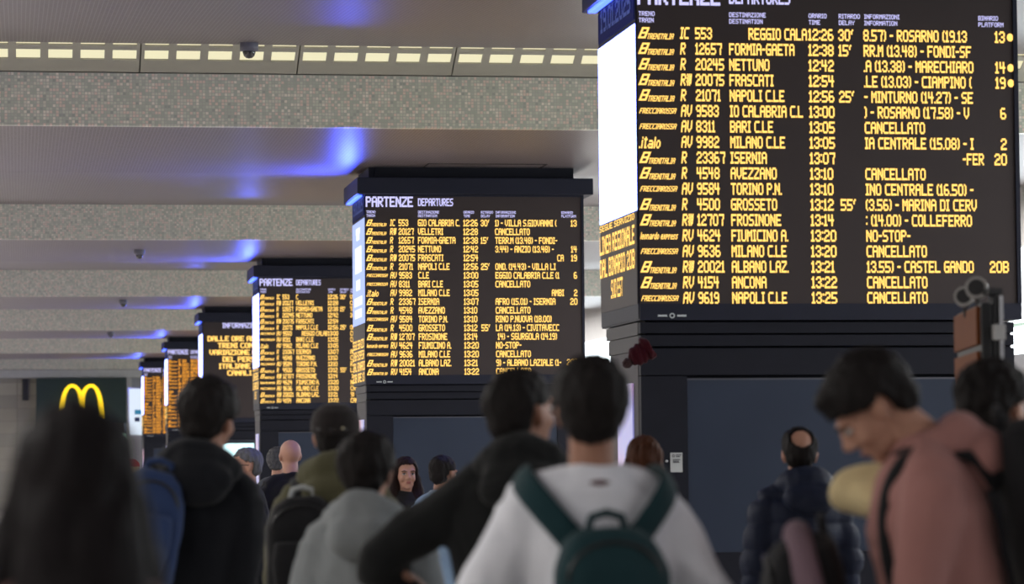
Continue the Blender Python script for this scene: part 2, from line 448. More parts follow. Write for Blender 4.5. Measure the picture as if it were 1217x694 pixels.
ROWS_A = [(T_, 'IC', '553', ('r', 'REGGIO CALA'), '12:26', "30'", '8.57) - ROSARNO (19.13', '13@'),
 (T_, 'R', '12657', 'FORMIA-GAETA', '12:38', "15'", 'RR.M (13.48) - FONDI-SF', ''),
 (T_, 'R', '20245', 'NETTUNO', '12:42', '', '.A (13.38) - MARECHIARO', '14@'),
 (T_, 'R*', '20075', 'FRASCATI', '12:54', '', '.LE (13.03) - CIAMPINO (', '19@'),
 (T_, 'R', '21071', 'NAPOLI C.LE', '12:56', "25'", '- MINTURNO (14.27) - SE', ''),
 (Fr, 'AV', '9583', 'IO CALABRIA C.L', '13:00', '', ') - ROSARNO (17.58) - V', '6 '),
 (Fr, 'AV', '8311', 'BARI C.LE', '13:05', '', CAN, ''),
 (It, 'AV', '9982', 'MILANO C.LE', '13:05', '', 'IA CENTRALE (15.08) - I', '2 '),
 (T_, 'R', '23367', 'ISERNIA', '13:07', '', ('r', '-FER'), '20 '),
 (T_, 'R', '4548', 'AVEZZANO', '13:10', '', CAN, ''),
 (Fr, 'AV', '9584', 'TORINO P.N.', '13:10', '', 'INO CENTRALE (16.50) -', ''),
 (T_, 'R', '4500', 'GROSSETO', '13:12', "55'", '(3.56) - MARINA DI CERV', ''),
 (T_, 'R*', '12707', 'FROSINONE', '13:14', '', ': (14.00) - COLLEFERRO', ''),
 (Le, 'RV', '4624', 'FIUMICINO A.', '13:20', '', 'NO-STOP-', ''),
 (Fr, 'AV', '9636', 'MILANO C.LE', '13:20', '', CAN, ''),
 (T_, 'R*', '20021', 'ALBANO LAZ.', '13:21', '', '13.55) - CASTEL GANDO', '20B '),
 (T_, 'RV', '4154', 'ANCONA', '13:22', '', CAN, ''),
 (Fr, 'AV', '9619', 'NAPOLI C.LE', '13:25', '', CAN, '')]
ROWS_B = [(T_, 'IC', '553', 'GIO CALABRIA C.', '12:26', "30'", '1) - VILLA S.GIOVANNI (', '13 '),
 (T_, 'R*', '20127', 'VELLETRI', '12:28', '', CAN, ''),
 (T_, 'R', '12657', 'FORMIA-GAETA', '12:38', "15'", 'TERR.M (13.48) - FONDI-', ''),
 (T_, 'R', '20245', 'NETTUNO', '12:42', '', '3.44) - ANZIO (13.48) -', '14 '),
 (T_, 'R*', '20075', 'FRASCATI', '12:54', '', ('r', 'CA'), '19 '),
 (T_, 'R', '21071', 'NAPOLI C.LE', '12:56', "25'", 'OND. (14.43) - VILLA LI', ''),
 (Fr, 'AV', '9583', 'C.LE', '13:00', '', 'EGGIO CALABRIA C.LE (1', '6 '),
 (Fr, 'AV', '8311', 'BARI C.LE', '13:05', '', CAN, ''),
 (It, 'AV', '9982', 'MILANO C.LE', '13:05', '', ('r', 'AMBI'), '2 '),
 (T_, 'R', '23367', 'ISERNIA', '13:07', '', 'AFRO (15.01) - ISERNIA', '20 '),
 (T_, 'R', '4548', 'AVEZZANO', '13:10', '', CAN, ''),
 (Fr, 'AV', '9584', 'TORINO P.N.', '13:10', '', 'RINO P.NUOVA (18.00)', ''),
 (T_, 'R', '4500', 'GROSSETO', '13:12', "55'", 'LA (14.13) - CIVITAVECC', ''),
 (T_, 'R*', '12707', 'FROSINONE', '13:14', '', ' 14) - SGURGOLA (14.19)', ''),
 (Le, 'RV', '4624', 'FIUMICINO A.', '13:20', '', 'NO-STOP-', ''),
 (Fr, 'AV', '9636', 'MILANO C.LE', '13:20', '', CAN, ''),
 (T_, 'R*', '20021', 'ALBANO LAZ.', '13:21', '', '9) - ALBANO LAZIALE (1-', '20B '),
 (T_, 'RV', '4154', 'ANCONA', '13:22', '', CAN, '')]
ROWS_C = list(ROWS_B)
ROWS_C[0] = (T_, 'IC', '553', 'C', '12:26', "30'", 'VILLA S.GIOVANNI (18', '13 ')
ROWS_C[6] = (Fr, 'AV', '9583', ('r', 'REGGIO CALAB'), '13:00', '', 'CALABRIA C.LE (1', '6 ')
X0 = 3.915; W_ = 2.5245; PADX = 2.44
ZR1 = CAMZ+2.7364; RP = .1000
ZBOT = CAMZ+.895         # underside of the board frame
ZTOP = CAMZ+3.06         # underside of the cap
CAPT = CAMZ+3.248
BD, PD = 1.3, .95
GRP = 'amber departure boards on the row of columns'
def logo(mb, kind, z, T):
    if kind == 'T':
        for (xa, xb, za, zb) in ((.0, .035, 0, .03), (.012, .052, .012, .042), (.016, .056, .040, .072), (0.03, .062, .055, .072)):
            pass
        sl = .42
        def q(xa, xb, za, zb): mb.quad(*[T(p) for p in ((.005+xa+sl*za, z+za), (.005+xb+sl*za, z+za), (.005+xb+sl*zb, z+zb), (.005+xa+sl*zb, z+zb))])
        q(0, .013, 0, .072); q(.013, .050, .060, .072); q(.037, .050, 0, .060); q(.013, .037, 0, .012); q(.013, .037, .030, .042)
        ledtext(mb, 'TRENITALIA', .062, z-.004, .036, .0031, 'l', .75, .3, T)
    elif kind == 'F': ledtext(mb, 'FRECCIAROSSA', .008, z+.018, .034, .0034, 'l', .8, .35, T)
    elif kind == 'I': ledtext(mb, '.italo', .004, z-.005, .072, .0068, 'l', .5, .15, T)
    else: ledtext(mb, 'leonardo express', .006, z+.012, .044, .0033, 'l', .7, .2, T)
def column(idx, Y, rows, label, plabel, cut=False):
    # pillar: structure that carries the board
    pil = empty('wall_pillar', (X0+W_/2, Y+BD/2, 0)); struct(pil, plabel)
    def pp(mb, name, m, bevel=0): o = mb.build(name, m, pil, bevel=bevel); o.location = -Vector(pil.location); return o
    xr = X0+W_-.05; yb = Y+BD-.1; ys = Y+.02
    core = MB().box(X0+.05, xr-.05, ys+.05, yb-.05, 0, CZ+.5); pp(core, 'core', DARK)
    # cladding sheets round the column, with thin joints
    zs = [0, CAMZ-.585, None]
    pxa, pxb = X0+.306, X0+W_-.33; pz0, pz1 = CAMZ-.585, CAMZ+.512
    sheets = [(X0+.0, pxa, 0, pz1+.03), (pxb, xr, 0, pz1+.03), (pxa, pxb, 0, pz0), (X0, xr, pz1+.03, pz1+.205), (X0, xr, pz1+.215, pz1+.29), (X0, xr, pz1+.297, ZBOT-.012)]
    for (xa, xb, za, zb) in sheets: pp(MB().box(xa+.003, xb-.003, Y, ys+.055, za+.003, zb-.003), 'cladding_sheet', DARK)
    pp(MB().box(pxa-.012, pxb+.012, Y+.02, ys+.05, pz0-.012, pz1+.012), 'panel_frame', mat('steel_edge', (.10, .10, .12), .35, .7))
    pp(MB().box(pxa, pxb, Y+.012, Y+.03, pz0, pz1), 'glass_panel', GLASSPANEL)
    pp(MB().box(X0, X0+.05, ys+.056, yb-.2, 0, CAMZ+.70), 'side_sheet', SIDECLAD)
    pp(MB().box(X0+.004, X0+.05, ys+.056, yb-.1, CAMZ+.705, CAMZ+.80), 'side_sheet', mat('side_dark_grey', (.05, .048, .05), .6))
    pp(MB().box(X0, X0+.05, ys+.056, yb-.05, CAMZ+.805, ZBOT-.01), 'side_sheet', mat('side_dark_grey', (.05, .048, .05), .6))
    pp(MB().box(xr-.05, xr, ys+.056, yb, 0, ZBOT-.01), 'side_sheet', DARK)
    adm = NT('violet_poster_%d' % idx)
    tc = adm.add('ShaderNodeTexCoord'); sp_ = adm.add('ShaderNodeSeparateXYZ'); adm.link(tc.outputs['Object'], sp_.inputs[0])
    f = adm.noise(1.4, 2); cr = adm.ramp(f, [(.3, (.30, .22, .75)), (.52, (.22, .25, .95)), (.7, (.75, .10, .25))]); adm.link(cr, adm.b.inputs['Emission Color']); adm.b.inputs['Emission Strength'].default_value = .42
    ad = pp(MB().box(X0-.012, X0-.001, Y+.22, Y+.72, CAMZ-.55, CAMZ+.50), 'advert_screen', adm.m)
    # board
    bd = tag(empty('departure_board', (X0+W_/2, Y+BD/2, ZBOT)), label, 'departure board', GRP if not cut else None)
    off = -Vector(bd.location)
    def bp(mb, name, m, par=None, bevel=0):
        o = mb.build(name, m, par or bd, bevel=bevel)
        if par is None: o.location = off
        return o
    e = .022
    bp(MB().box(X0, X0+W_, Y+.012, Y+BD, ZBOT, ZTOP), 'housing', FRAME)
    fr = MB(); zb0 = ZBOT+.105
    fr.box(X0, X0+W_, Y-.012, Y+.012, ZBOT, zb0); fr.box(X0+W_-.028, X0+W_, Y-.02, Y+.012, zb0, ZTOP); fr.box(X0, X0+W_, Y-.012, Y+.012, ZTOP-.022, ZTOP)
    bp(fr, 'front_frame', FRAME)
    scr = bp(MB().box(X0+.004, X0+W_-.028, Y-.004, Y+.011, zb0, ZTOP-.022), 'screen', SCREEN)
    capo = bp(MB().box(X0-.1, X0+W_+.1, Y-.10, Y+BD+.1, ZTOP, CAPT), 'cap', FRAME, bevel=.012)
    bp(MB().box(X0+.12, X0+W_-.12, Y+.05, Y+BD-.05, CAPT, CZ+.02), 'ceiling_mount', DARK)
    FT = lambda q: (X0+q[0], Y-.008, q[1])
    def sub(mb, name, m): return bp(mb, name, m, scr)
    # maker's mark under the screen
    mk = lmb(); ledtext(mk, 'solari', .15, ZBOT+.022, .022, .0028, 'l', .7, 0, lambda q: (X0+q[0], Y-.014, q[1])) if False else None
    FT2 = lambda q: (X0+q[0], Y-.014, q[1])
    for i in range(2): mk.quad(*[FT2(p) for p in ((.115+i*.125, ZBOT+.022), (.175+i*.125, ZBOT+.022), (.175+i*.125, ZBOT+.034), (.115+i*.125, ZBOT+.034))])
    for i in range(10):
        a0, a1 = 2*PI*i/10, 2*PI*(i+1)/10; cx, cz = .208, ZBOT+.028
        mk.quad(*[FT2(p) for p in ((cx+.018*math.cos(a0), cz+.018*math.sin(a0)), (cx+.018*math.cos(a1), cz+.018*math.sin(a1)), (cx+.010*math.cos(a1), cz+.010*math.sin(a1)), (cx+.010*math.cos(a0), cz+.010*math.sin(a0)))])
    mo = bp(mk, 'maker_mark', mat('pale_print', (.55, .6, .62), .5))
    hd = lmb(); zr = ZR1+.182
    if rows == 'INFO':
        ledtext(hd, 'INFORMAZIONI', .42, zr, .105, .0128, 'l', .7, 0, FT)
        sub(hd, 'heading', VIOLET)
        lines = [('DALLE ORE ALLE', .10), ('TRENI CON PA', .32), ('VARIAZIONE PER', .14), ('DEL PERSON', .42), ('ITALIANE E D', .34), ('CANALI WEB', .52)]
        for i, (s, x) in enumerate(lines):
            t = lmb(); ledtext(t, s, x, ZR1-.10-i*.147, .108, .0155, 'l', .9, 0, FT); sub(t, 'text_line', AMBER)
    else:
        ledtext(hd, 'PARTENZE', .005, zr, .115, .0114, 'l', .85, 0, FT)
        ledtext(hd, 'DEPARTURES', .605, zr+.012, .085, .0068, 'l', .75, 0, FT)
        for x, s1, s2 in ((.012, 'TRENO', 'TRAIN'), (.605, 'DESTINAZIONE', 'DESTINATION'), (1.13, 'ORARIO', 'TIME'), (1.33, 'RITARDO', 'DELAY'), (1.50, 'INFORMAZIONI', 'INFORMATION'), (2.265, 'BINARIO', 'PLATFORM')):
            ledtext(hd, s1, x, ZR1+.108, .029, .0036, 'l', .45, 0, FT); ledtext(hd, s2, x, ZR1+.066, .029, .0036, 'l', .45, 0, FT)
        sub(hd, 'heading', VIOLET)
        for i, (lg, cat, num, dest, tm, dl, inf, pl) in enumerate(rows):
            z = ZR1-i*RP-.037; t = lmb(); h = .074; c = .0064
            logo(t, lg, z, FT)
            ledtext(t, cat, .280, z, h, c*.95, 'l', .65, .10, FT)
            ledtext(t, num, .380, z, h, c*1.0, 'l', .65, 0, FT)
            if dest[0] == 'r': ledtext(t, dest[1], 1.115, z, h, c, 'r', .65, 0, FT)
            else: ledtext(t, dest, .602, z, h, c, 'l', .65, 0, FT)
            ledtext(t, tm, 1.125, z, h, .0072, 'l', .65, 0, FT)
            if dl: ledtext(t, dl, 1.325, z, h, .0070, 'l', .65, 0, FT)
            if inf[0] == 'r': ledtext(t, inf[1], 2.285, z, h, c*1.04, 'r', .65, 0, FT)
            else:
                cw0 = min(c*1.06, .785/twidth(inf)); ledtext(t, inf, 1.492, z, h, cw0, 'l', .65, 0, FT)
            if pl:
                dot = pl.endswith('@'); ledtext(t, pl.strip('@ '), PADX, z, h, .0074, 'r', .65, 0, FT)
                if dot:
                    cx, cz = PADX+.038, z+.036
                    for k in range(8):
                        a0, a1 = 2*PI*k/8, 2*PI*(k+1)/8
                        t.quad(*[FT(p) for p in ((cx, cz), (cx+.022*math.cos(a0), cz+.026*math.sin(a0)), (cx+.022*math.cos((a0+a1)/2), cz+.026*math.sin((a0+a1)/2)), (cx+.022*math.cos(a1), cz+.026*math.sin(a1)))])
            sub(t, 'departure_row', AMBER if idx < 4 else ORANGE)
    # left side: date panel, bright screen, amber text lines
    ST = lambda q: (X0-.016, Y+BD-q[0], q[1])
    def sbox(y0, y1, z0, z1, d=.012): return MB().box(X0-d, X0, Y+y0, Y+y1, z0, z1)
    zw1 = ZR1+.04+.02; zw0 = CAMZ+1.60
    bp(sbox(.01, BD-.01, ZBOT+.01, ZTOP-.01, .006), 'side_frame', FRAME)
    dt = bp(sbox(.03, BD-.03, zw1+.03, ZTOP-.03), 'date_panel', DIMBLUE)
    t = lmb(); ledtext(t, '19.01.2025', .14, zw1+.09, .15, .022, 'l', .6, 0, ST); bp(t, 'date_text', DATEBLUE, dt)
    ws = bp(sbox(.02, BD-.02, zw0, zw1), 'side_screen', WHITESCR if idx != 1 else PALEBLUE)
    if True:
        m2 = MB()
        for (ya, yb_, za, zb_) in ((.45, .85, 1.05, 1.12), (.5, .8, .98, 1.05), (.3, .95, .60, .9), (.45, .85, .4, .52), (.25, 1.05, .22, .32), (.3, 1., .08, .18)):
            m2.box(X0-.018, X0-.0125, Y+ya, Y+yb_, zw0+za, zw0+zb_)
        bp(m2, 'screen_picture', PALESCR if idx != 1 else led('bright_figure_soft', (.85, .9, 1), 1.2), ws)
    bs = bp(sbox(.02, BD-.02, CAMZ+1.0, zw0-.01, .010), 'ticker_screen', SCREEN)
    lines = [('SEGUE SERVIZIO', .03), ('LINEA REGIONALE', .03), ('DAL BINARIO 20B', .03), ('SUD EST', .42)] if idx != 1 else [('SEGUE SERVIZIO', .03), ('LINEA SOSPESA', .03), ('DAL BINARIO', .1), ('20B ORE 13', .05)]
    for i, (s, x) in enumerate(lines):
        t = lmb(); wx_ = 1.2/twidth(s) if i < 3 or idx == 1 else .4/twidth(s)
        z = zw0-.055-i*.155 if idx != 1 else zw0-.28-i*.128
        hh = (.04 if i == 0 else .12) if idx != 1 else .1
        ledtext(t, s, x, z, hh, wx_, 'l', .45, 0, ST); bp(t, 'text_line', AMBER, bs)
    # blue LED strips tucked under the cap
    bp(MB().box(X0-.085, X0-.03, Y+.05, Y+BD-.05, ZTOP-.02, ZTOP-.002), 'blue_led_strip', BLUELED)
    return bd
specs = [(ROWS_A, 'nearest and largest departure board, cut by the top edge of the photo', 'dark navy column under the nearest board'),
 (ROWS_B, 'second departure board from the camera, sharp, complete with its dark cap', 'dark column under the second board'),
 (ROWS_C, 'third departure board, half hidden behind the second board, blurred amber times', 'dark column under the third board'),
 ('INFO', 'fourth board, headed INFORMAZIONI, showing a few lines of large amber text', 'dark column under the information board'),
 (ROWS_B, 'fifth board, small dense orange table left of the information board', 'dark column under the fifth board'),
 (ROWS_B, 'farthest and smallest orange departure board beside the white lit poster', 'dark column under the farthest board')]
for i, (r, lab, pl) in enumerate(specs): column(i, 19.5+i*SP, r, lab, pl)
for i in range(6):          # the blue LED strips' own light washing the ceiling
    Y = 19.5+i*SP
    area('blue_led_light', (X0-.12, Y+BD/2, ZTOP-.22), (0, math.radians(106), 0), .36, BD-.2, 120, (.05, .09, 1))
# bright kiosk screen on the information board's column
Yk = 19.5+3*SP-.03; a1 = P(263, 527, Yk); b1 = P(302, 580, Yk)
ks = tag(empty('kiosk_screen', ((a1.x+b1.x)/2, Yk, b1.z)), 'glowing white and cyan screen on the column below the information board', 'screen')
cw(MB().box(a1.x-.03, b1.x+.03, Yk-.02, Yk+.02, b1.z-.03, a1.z+.03).build('bezel', BLACK), ks); cw(MB().box(a1.x, b1.x, Yk-.03, Yk-.021, b1.z, a1.z).build('display', led('cyan_white', (.62, .95, 1), 1.6)), ks)
# QR notice (code itself left out), keyhole
a1 = P(796.5, 538, 19.5); b1 = P(811, 561, 19.5)
nt = tag(empty('notice', ((a1.x+b1.x)/2, 19.49, b1.z)), 'small white paper notice stuck on the nearest dark column beside the blue panel', 'notice')
cw(MB().box(a1.x, b1.x, 19.494, 19.4985, b1.z, a1.z).build('paper', mat('notice_paper', (.50, .52, .52), .6)), nt)
pm = MB(); wn_ = b1.x-a1.x; hn = a1.z-b1.z
pm.lathe([(.010, 0), (.010, .001)]) if False else None
for k in range(8):
    a0, a2 = 2*PI*k/8, 2*PI*(k+1)/8; cx, cz = a1.x+.25*wn_, a1.z-.16*hn
    pm.quad(*[(cx+r*math.cos(a_), 19.4925, cz+r*math.sin(a_)) for r, a_ in ((.010, a0), (.010, a2), (.005, a2), (.005, a0))])
for zf, x0f, x1f in ((.12, .45, .9), (.2, .45, .8), (.36, .2, .8), (.44, .2, .7), (.5, .2, .75)):
    pm.box(a1.x+x0f*wn_, a1.x+x1f*wn_, 19.4922, 19.493, a1.z-zf*hn-.003, a1.z-zf*hn+.003)
cw(pm.build('print', mat('grey_print', (.08, .08, .09), .6)), nt)
kh = P(792, 548, 19.5)
lk = tag(MB().lathe([(.008, 0), (.008, .012), (.004, .014)]).build('panel_lock', CHROME), 'tiny round metal lock left of the paper notice', 'lock'); lk.location = (kh.x, 19.499, kh.z); lk.rotation_euler = (PI/2, 0, 0)
# ------------------------------------------------------------------ dome cameras
def ceilz(Y):
    for k, pts in CEILZ:
        for (y0, z0), (y1, z1) in zip(pts, pts[1:]):
            if y0 <= Y < y1: return z0+(z1-z0)*(Y-y0)/(y1-y0)
    return CZ
def dome(px, Y, sc, label):
    z = ceilz(Y); x = P(px, 50, Y).x
    t = tag(empty('dome_camera', (x, Y, z)), label, 'security camera', 'dome cameras under the ceiling'); t.scale = (sc,)*3
    MB().lathe([(.02, .03), (.085, .03), (.09, .0), (.09, -.03), (.088, -.075), (.06, -.085)]).build('mount', mat('grey_camera_body', (.12, .12, .16), .4), t, True)
    MB().lathe([(.062, -.08), (.062, -.095), (.05, -.128), (.03, -.146), (.004, -.152)]).build('dome', mat('smoked_dome', (.01, .01, .015), .08, 0, .9), t, True)
dome(296, 29.9, 1.0, 'dark dome camera hanging at the edge of the lit strip, nearest one')
dome(165, 49.2, .95, 'small dome camera under the ceiling beyond the second mosaic beam')
dome(146, 64.2, .95, 'third dome camera along, under the third mosaic beam')
dome(131, 79.6, .95, 'farthest tiny dome camera below the ceiling')
# access hatch in the ceiling above board two
h0 = P(497, 210, 33.2).x; h1 = P(648, 210, 33.2).x
hm = MB(); 
for (xa, xb, ya, yb_) in ((h0, h1, 35.0, 35.03), (h0, h1, 32.5, 32.53)): pass
def czy(py): return 3.3765*F_PX/(556-py)
ya, yb2 = 35.15, 36.2
hm.box(P(515, 198, 35.2).x, P(650, 198, 35.2).x, 37.9-1.9, 37.93-1.9, CZ-.012, CZ) if False else None
tr = empty('trim_2', (6, 34.5, CZ)); struct(tr)
xa, xb = P(508, 199, 34.9).x, P(650, 199, 34.9).x
g = MB(); g.box(xa, xb, 34.85, 34.90, CZ-.006, CZ+.002); g.box(xa, xa+.02, 34.9, 36.1, CZ-.006, CZ+.002); g.box(xb-.02, xb, 34.9, 36.1, CZ-.006, CZ+.002); g.box(xa, xb, 36.1, 36.12, CZ-.006, CZ+.002)
cw(g.build('hatch_joint', mat('hatch_gap', (.03, .025, .025), .7)), tr)
# ------------------------------------------------------------------ red knitted hat on the column corner
hp = P(763, 419, 19.3)
hat = tag(empty('knitted_hat', hp), 'dark red knitted bobble hat hooked high on the corner of the nearest dark column', 'hat')
def knit(co, n):
    return co+n*.004*math.sin(co.x*160+co.z*40)+n*.006*noise.noise(co*16)
m_ = MB(); R_ = Euler((0, math.radians(-125), 0)).to_matrix().to_4x4()
m_.ell((0, 0, .015), (.068, .055, .082), R_); m_.tube([(.06*math.cos(a), .05*math.sin(a), -.045) for a in [2*PI*i/12 for i in range(13)]], .022, R_)
me = remesh(m_, .006, 2, knit); hm_ = fabric('dark_red_wool', (.035, .001, .005), weave=120, bump=.8); link('crown', me, hm_, hat)
m_ = MB().ell(tuple(R_ @ Vector((0, 0, .115))), (.032, .032, .032)); me = remesh(m_, .005, 1, lambda c, n: c+n*.008*noise.noise(c*90)); link('bobble', me, fabric('dark_bobble', (.04, .02, .02)), hat)
MB().box(-.004, .004, .0, .195, .0, .008).build('hook', BLACK, hat)
# ------------------------------------------------------------------ orange totem
def totem():
    A0 = P(1162, 360, 12.0); A1 = P(1134, 374, 12.95); B0 = P(1180, 350, 12.0)
    t = tag(empty('information_totem', (A0.x, 12.4, 0)), 'tall orange and black totem with silver post standing before the nearest column', 'totem')
    off = -Vector(t.location)
    def q(mb, name, m, b=0): o = mb.build(name, m, t, bevel=b); o.location = off; return o
    d = Vector((A1.x-A0.x, A1.y-A0.y, 0)); L = d.length; ang = math.atan2(d.y, d.x); M = Matrix.Translation((A0.x, A0.y, 0)) @ Matrix.Rotation(ang, 4, 'Z')
    H = A0.z
    q(MB().box(0, L, -.055, -.012, 0, H, M), 'body', BLACK, .008)
    org = mat('burnt_orange_panel', (.16, .045, .010), .6, 0, .15, var=.08)
    zs = [H-.012, P(1162, 409, 12).z, P(1162, 417, 12).z, P(1162, 520, 12).z, P(1162, 528, 12).z, .12]
    for i in (0, 2, 4): q(MB().box(.03, L-.02, -.014, .004, zs[i+1], zs[i], M), 'orange_panel', org, .003)
    pc = P(1185, 352, 12.05)
    q(MB().box(pc.x-.028, pc.x-.006, 12.02, 12.08, 0, pc.z+.03), 'post', BLACK); q(MB().box(pc.x-.004, pc.x+.012, 12.01, 12.05, 0, pc.z-.0), 'post', CHROME)
    a_ = P(1178, 386, 12); b_ = P(1191, 404, 12); q(MB().box(a_.x, b_.x, 11.95, 12.05, b_.z, a_.z), 'junction_box', mat('pale_box', (.42, .42, .42), .5), .004)
    a_ = P(1172, 343, 12); b_ = P(1188, 350, 12); q(MB().box(a_.x, b_.x, 11.96, 12.08, b_.z, a_.z), 'bracket', BLACK)
    return t
totem()
def spot(px, py, Y, r, label):
    c = P(px, py, Y); t = tag(empty('spotlight', c), label, 'spotlight', 'small spotlights clamped on the totem')
    M = Matrix.Rotation(math.radians(-25), 4, 'Z') @ Matrix.Rotation(math.radians(78), 4, 'X')
    mb = MB(); mb.lathe([(r*.45, -r*.5), (r*.75, -r*.3), (r*.8, r*.5), (r, r*.6), (r, r)]); mb.v = [tuple(M @ Vector(v)) for v in mb.v]; mb.build('casing', mat('dull_silver', (.35, .34, .33), .4, .5), t)
    mb = MB(); mb.lathe([(r*.72, r*.98), (r*.72, r*1.05)]); mb.v = [tuple(M @ Vector(v)) for v in mb.v]; mb.build('lens', BLACK, t)
    MB().tube([(r*.1, .02, -r*.3), (r*.3, .04, -r*1.7)], .008).build('clamp', BLACK, t)
spot(1147, 355, 12.4, .042, 'left of two small round spotlights on top of the orange totem'); spot(1162, 345, 12.1, .046, 'right higher of two small round spotlights on top of the orange totem')
#PEOPLE#
# ------------------------------------------------------------------ people (metres for a 1.75 m figure facing +Y, scaled to each height)
SK = {'light': skinmat('light_skin', (.46, .26, .19)), 'tan': skinmat('tan_skin', (.34, .18, .125))}
EYEW = mat('eye_white', (.6, .58, .56), .2, var=0); IRIS = mat('dark_iris', (.02, .012, .008), .15, var=0)
LIP = mat('lips', (.32, .10, .09), .45)
NECK = Vector((0, -.015, 1.50))
def body_mb(arms, Mh, lean, face):
    mb = MB()
    mb.loft([(.80, 0, 0, .10, .08), (.86, 0, -.01, .155, .105), (.94, 0, -.015, .160, .110), (1.06, 0, 0, .132, .095), (1.18, 0, 0, .142, .105), (1.32, 0, -.005, .158, .115), (1.40, 0, -.01, .150, .098), (1.455, 0, -.015, .100, .075), (1.50, 0, -.015, .062, .060)], lean)
    mb.tube([(0, -.02, 1.44), (0, -.018, 1.50), Mh @ Vector((0, -.012, 1.56)), Mh @ Vector((0, -.005, 1.60))], [.066, .057, .055, .055], lean)
    H = lean @ Mh
    mb.ell((0, -.012, 1.668), (.074, .094, .084), H, n=28, m=18)      # cranium
    mb.ell((0, .030, 1.625), (.062, .062, .080), H)                   # face
    mb.ell((0, .036, 1.570), (.048, .052, .042), H)                   # jaw
    mb.ell((0, .072, 1.548), (.022, .020, .018), H)                   # chin
    for s in (-1, 1):
        mb.ell((s*.035, .066, 1.605), (.022, .02, .022), H)           # cheek
        mb.ell((s*.030, .080, 1.663), (.026, .014, .010), H)          # brow
        mb.ell((s*.076, -.004, 1.632), (.009, .019, .032), H, rot=(.15, 0, s*.35)); mb.ell((s*.074, 0, 1.606), (.008, .010, .012), H)
    mb.tube([(0, .086, 1.655), (0, .098, 1.630), (0, .110, 1.612)], [.009, .011, .014], H); mb.ell((-.012, .098, 1.607), (.009, .011, .008), H); mb.ell((.012, .098, 1.607), (.009, .011, .008), H)
    mb.ell((0, .086, 1.580), (.024, .012, .012), H)
    for s in (-1, 1):
        e, wst = arms[s]
        sh = lean @ Vector((s*.150, -.01, 1.405))
        mb.tube([sh, (sh+Vector(e))/2+Vector((s*.006, 0, 0)), e], [.054, .046, .038]); mb.tube([e, (Vector(e)*.7+Vector(wst)*.3), wst], [.038, .037, .025])
        mb.tube([(s*.085, 0, .90), (s*.092, .01, .68), (s*.095, .012, .50)], [.088, .072, .053]); mb.tube([(s*.095, .012, .50), (s*.098, -.015, .33), (s*.10, -.02, .09)], [.053, .052, .034])
        mb.ell((s*.105, .04, .045), (.042, .12, .035)); mb.ell((s*.10, -.03, .05), (.036, .045, .045))
    return mb
def hand_mb(mb, s, e, wst):
    e, wst = Vector(e), Vector(wst); d = (wst-e).normalized(); sd = Vector((0, 1, 0)) if abs(d.y) < .8 else Vector((0, 0, 1)); sd = (sd-d*sd.dot(d)).normalized(); nr = d.cross(sd)*s
    M = Matrix((sd, nr, d)).transposed().to_4x4(); M.translation = wst
    mb.ell((0, 0, .045), (.042, .015, .050), M, n=14, m=8)
    for i, (x, l) in enumerate(((.030, .075), (.010, .085), (-.011, .078), (-.030, .060))):
        b = Vector((x, 0, .082)); k1 = b+Vector((0, -.006, l*.45)); k2 = k1+Vector((0, -.016, l*.32)); k3 = k2+Vector((0, -.018, l*.2))
        mb.tube([b-Vector((0, 0, .015)), b, k1, k2, k3], [.009, .0095, .0085, .0078, .006], M, n=8)
    mb.tube([(.030, 0, .020), (.052, -.008, .045), (.060, -.014, .075), (.058, -.02, .095)], [.013, .012, .010, .007], M, n=8)
def cloth_post(amp, seed, puffer=0, bulk=1., folds=1.):
    o = Vector((seed*7.3, seed*3.1, seed))
    def f(co, n):
        q = Vector((co.x*7, co.y*7, co.z*4))+o
        h = noise.noise(q)*amp*1.3+noise.noise(Vector((co.x*16, co.y*16, co.z*9))+o)*amp*.7*folds
        h += (abs(noise.noise(Vector((co.x*5+co.z*9, co.y*6, co.z*5-co.x*6))+o))**.5-.5)*amp*folds*.9
        if puffer:
            t = (co.z/puffer) % 1.; h += (math.sin(PI*t)**.45-.72)*.021+noise.noise(Vector((co.x*40, co.y*40, co.z*14)))*.003
        return co+n*h
    return f
def hair_post(Mi, M, style, seed, line=1.695, amp=.006, bald=None):
    o = Vector((seed*5.1, 0, seed*2.7))
    def f(co, n):
        q = Mi @ co; c = Vector((0, -.012, 1.662)); d = q-c
        fine = noise.noise(Vector((q.x*70, q.y*70, q.z*22))+o)*amp+noise.noise(Vector((q.x*26, q.y*26, q.z*16))+o)*amp*1.2
        if style == 'curly': fine += noise.noise(Vector(q*45)+o)*.010
        q2 = q+(d.normalized()*fine)
        ed = noise.noise(Vector((q.x*60, q.y*60, 0))+o)*.010
        # face opening: temples and forehead
        if q.y > (.012 if q.z > 1.675 or abs(q.x) < .05 else -.034+ed) and q.z < line+ed+(.0 if style != 'fringe' else -.025)-max(0, abs(q.x)-.05)*1.2:
            if abs(q.x) < .072 or style not in ('long',): q2 = c+Vector((d.x*.72, min(d.y, .09)*.72, d.z*.8))
        if bald:
            bd_, ca = bald
            if d.normalized().dot(Vector(bd_).normalized()) > ca+ed*1.5: q2 = c+d*.80
        return M @ q2
    return f
PEOPLE = {}
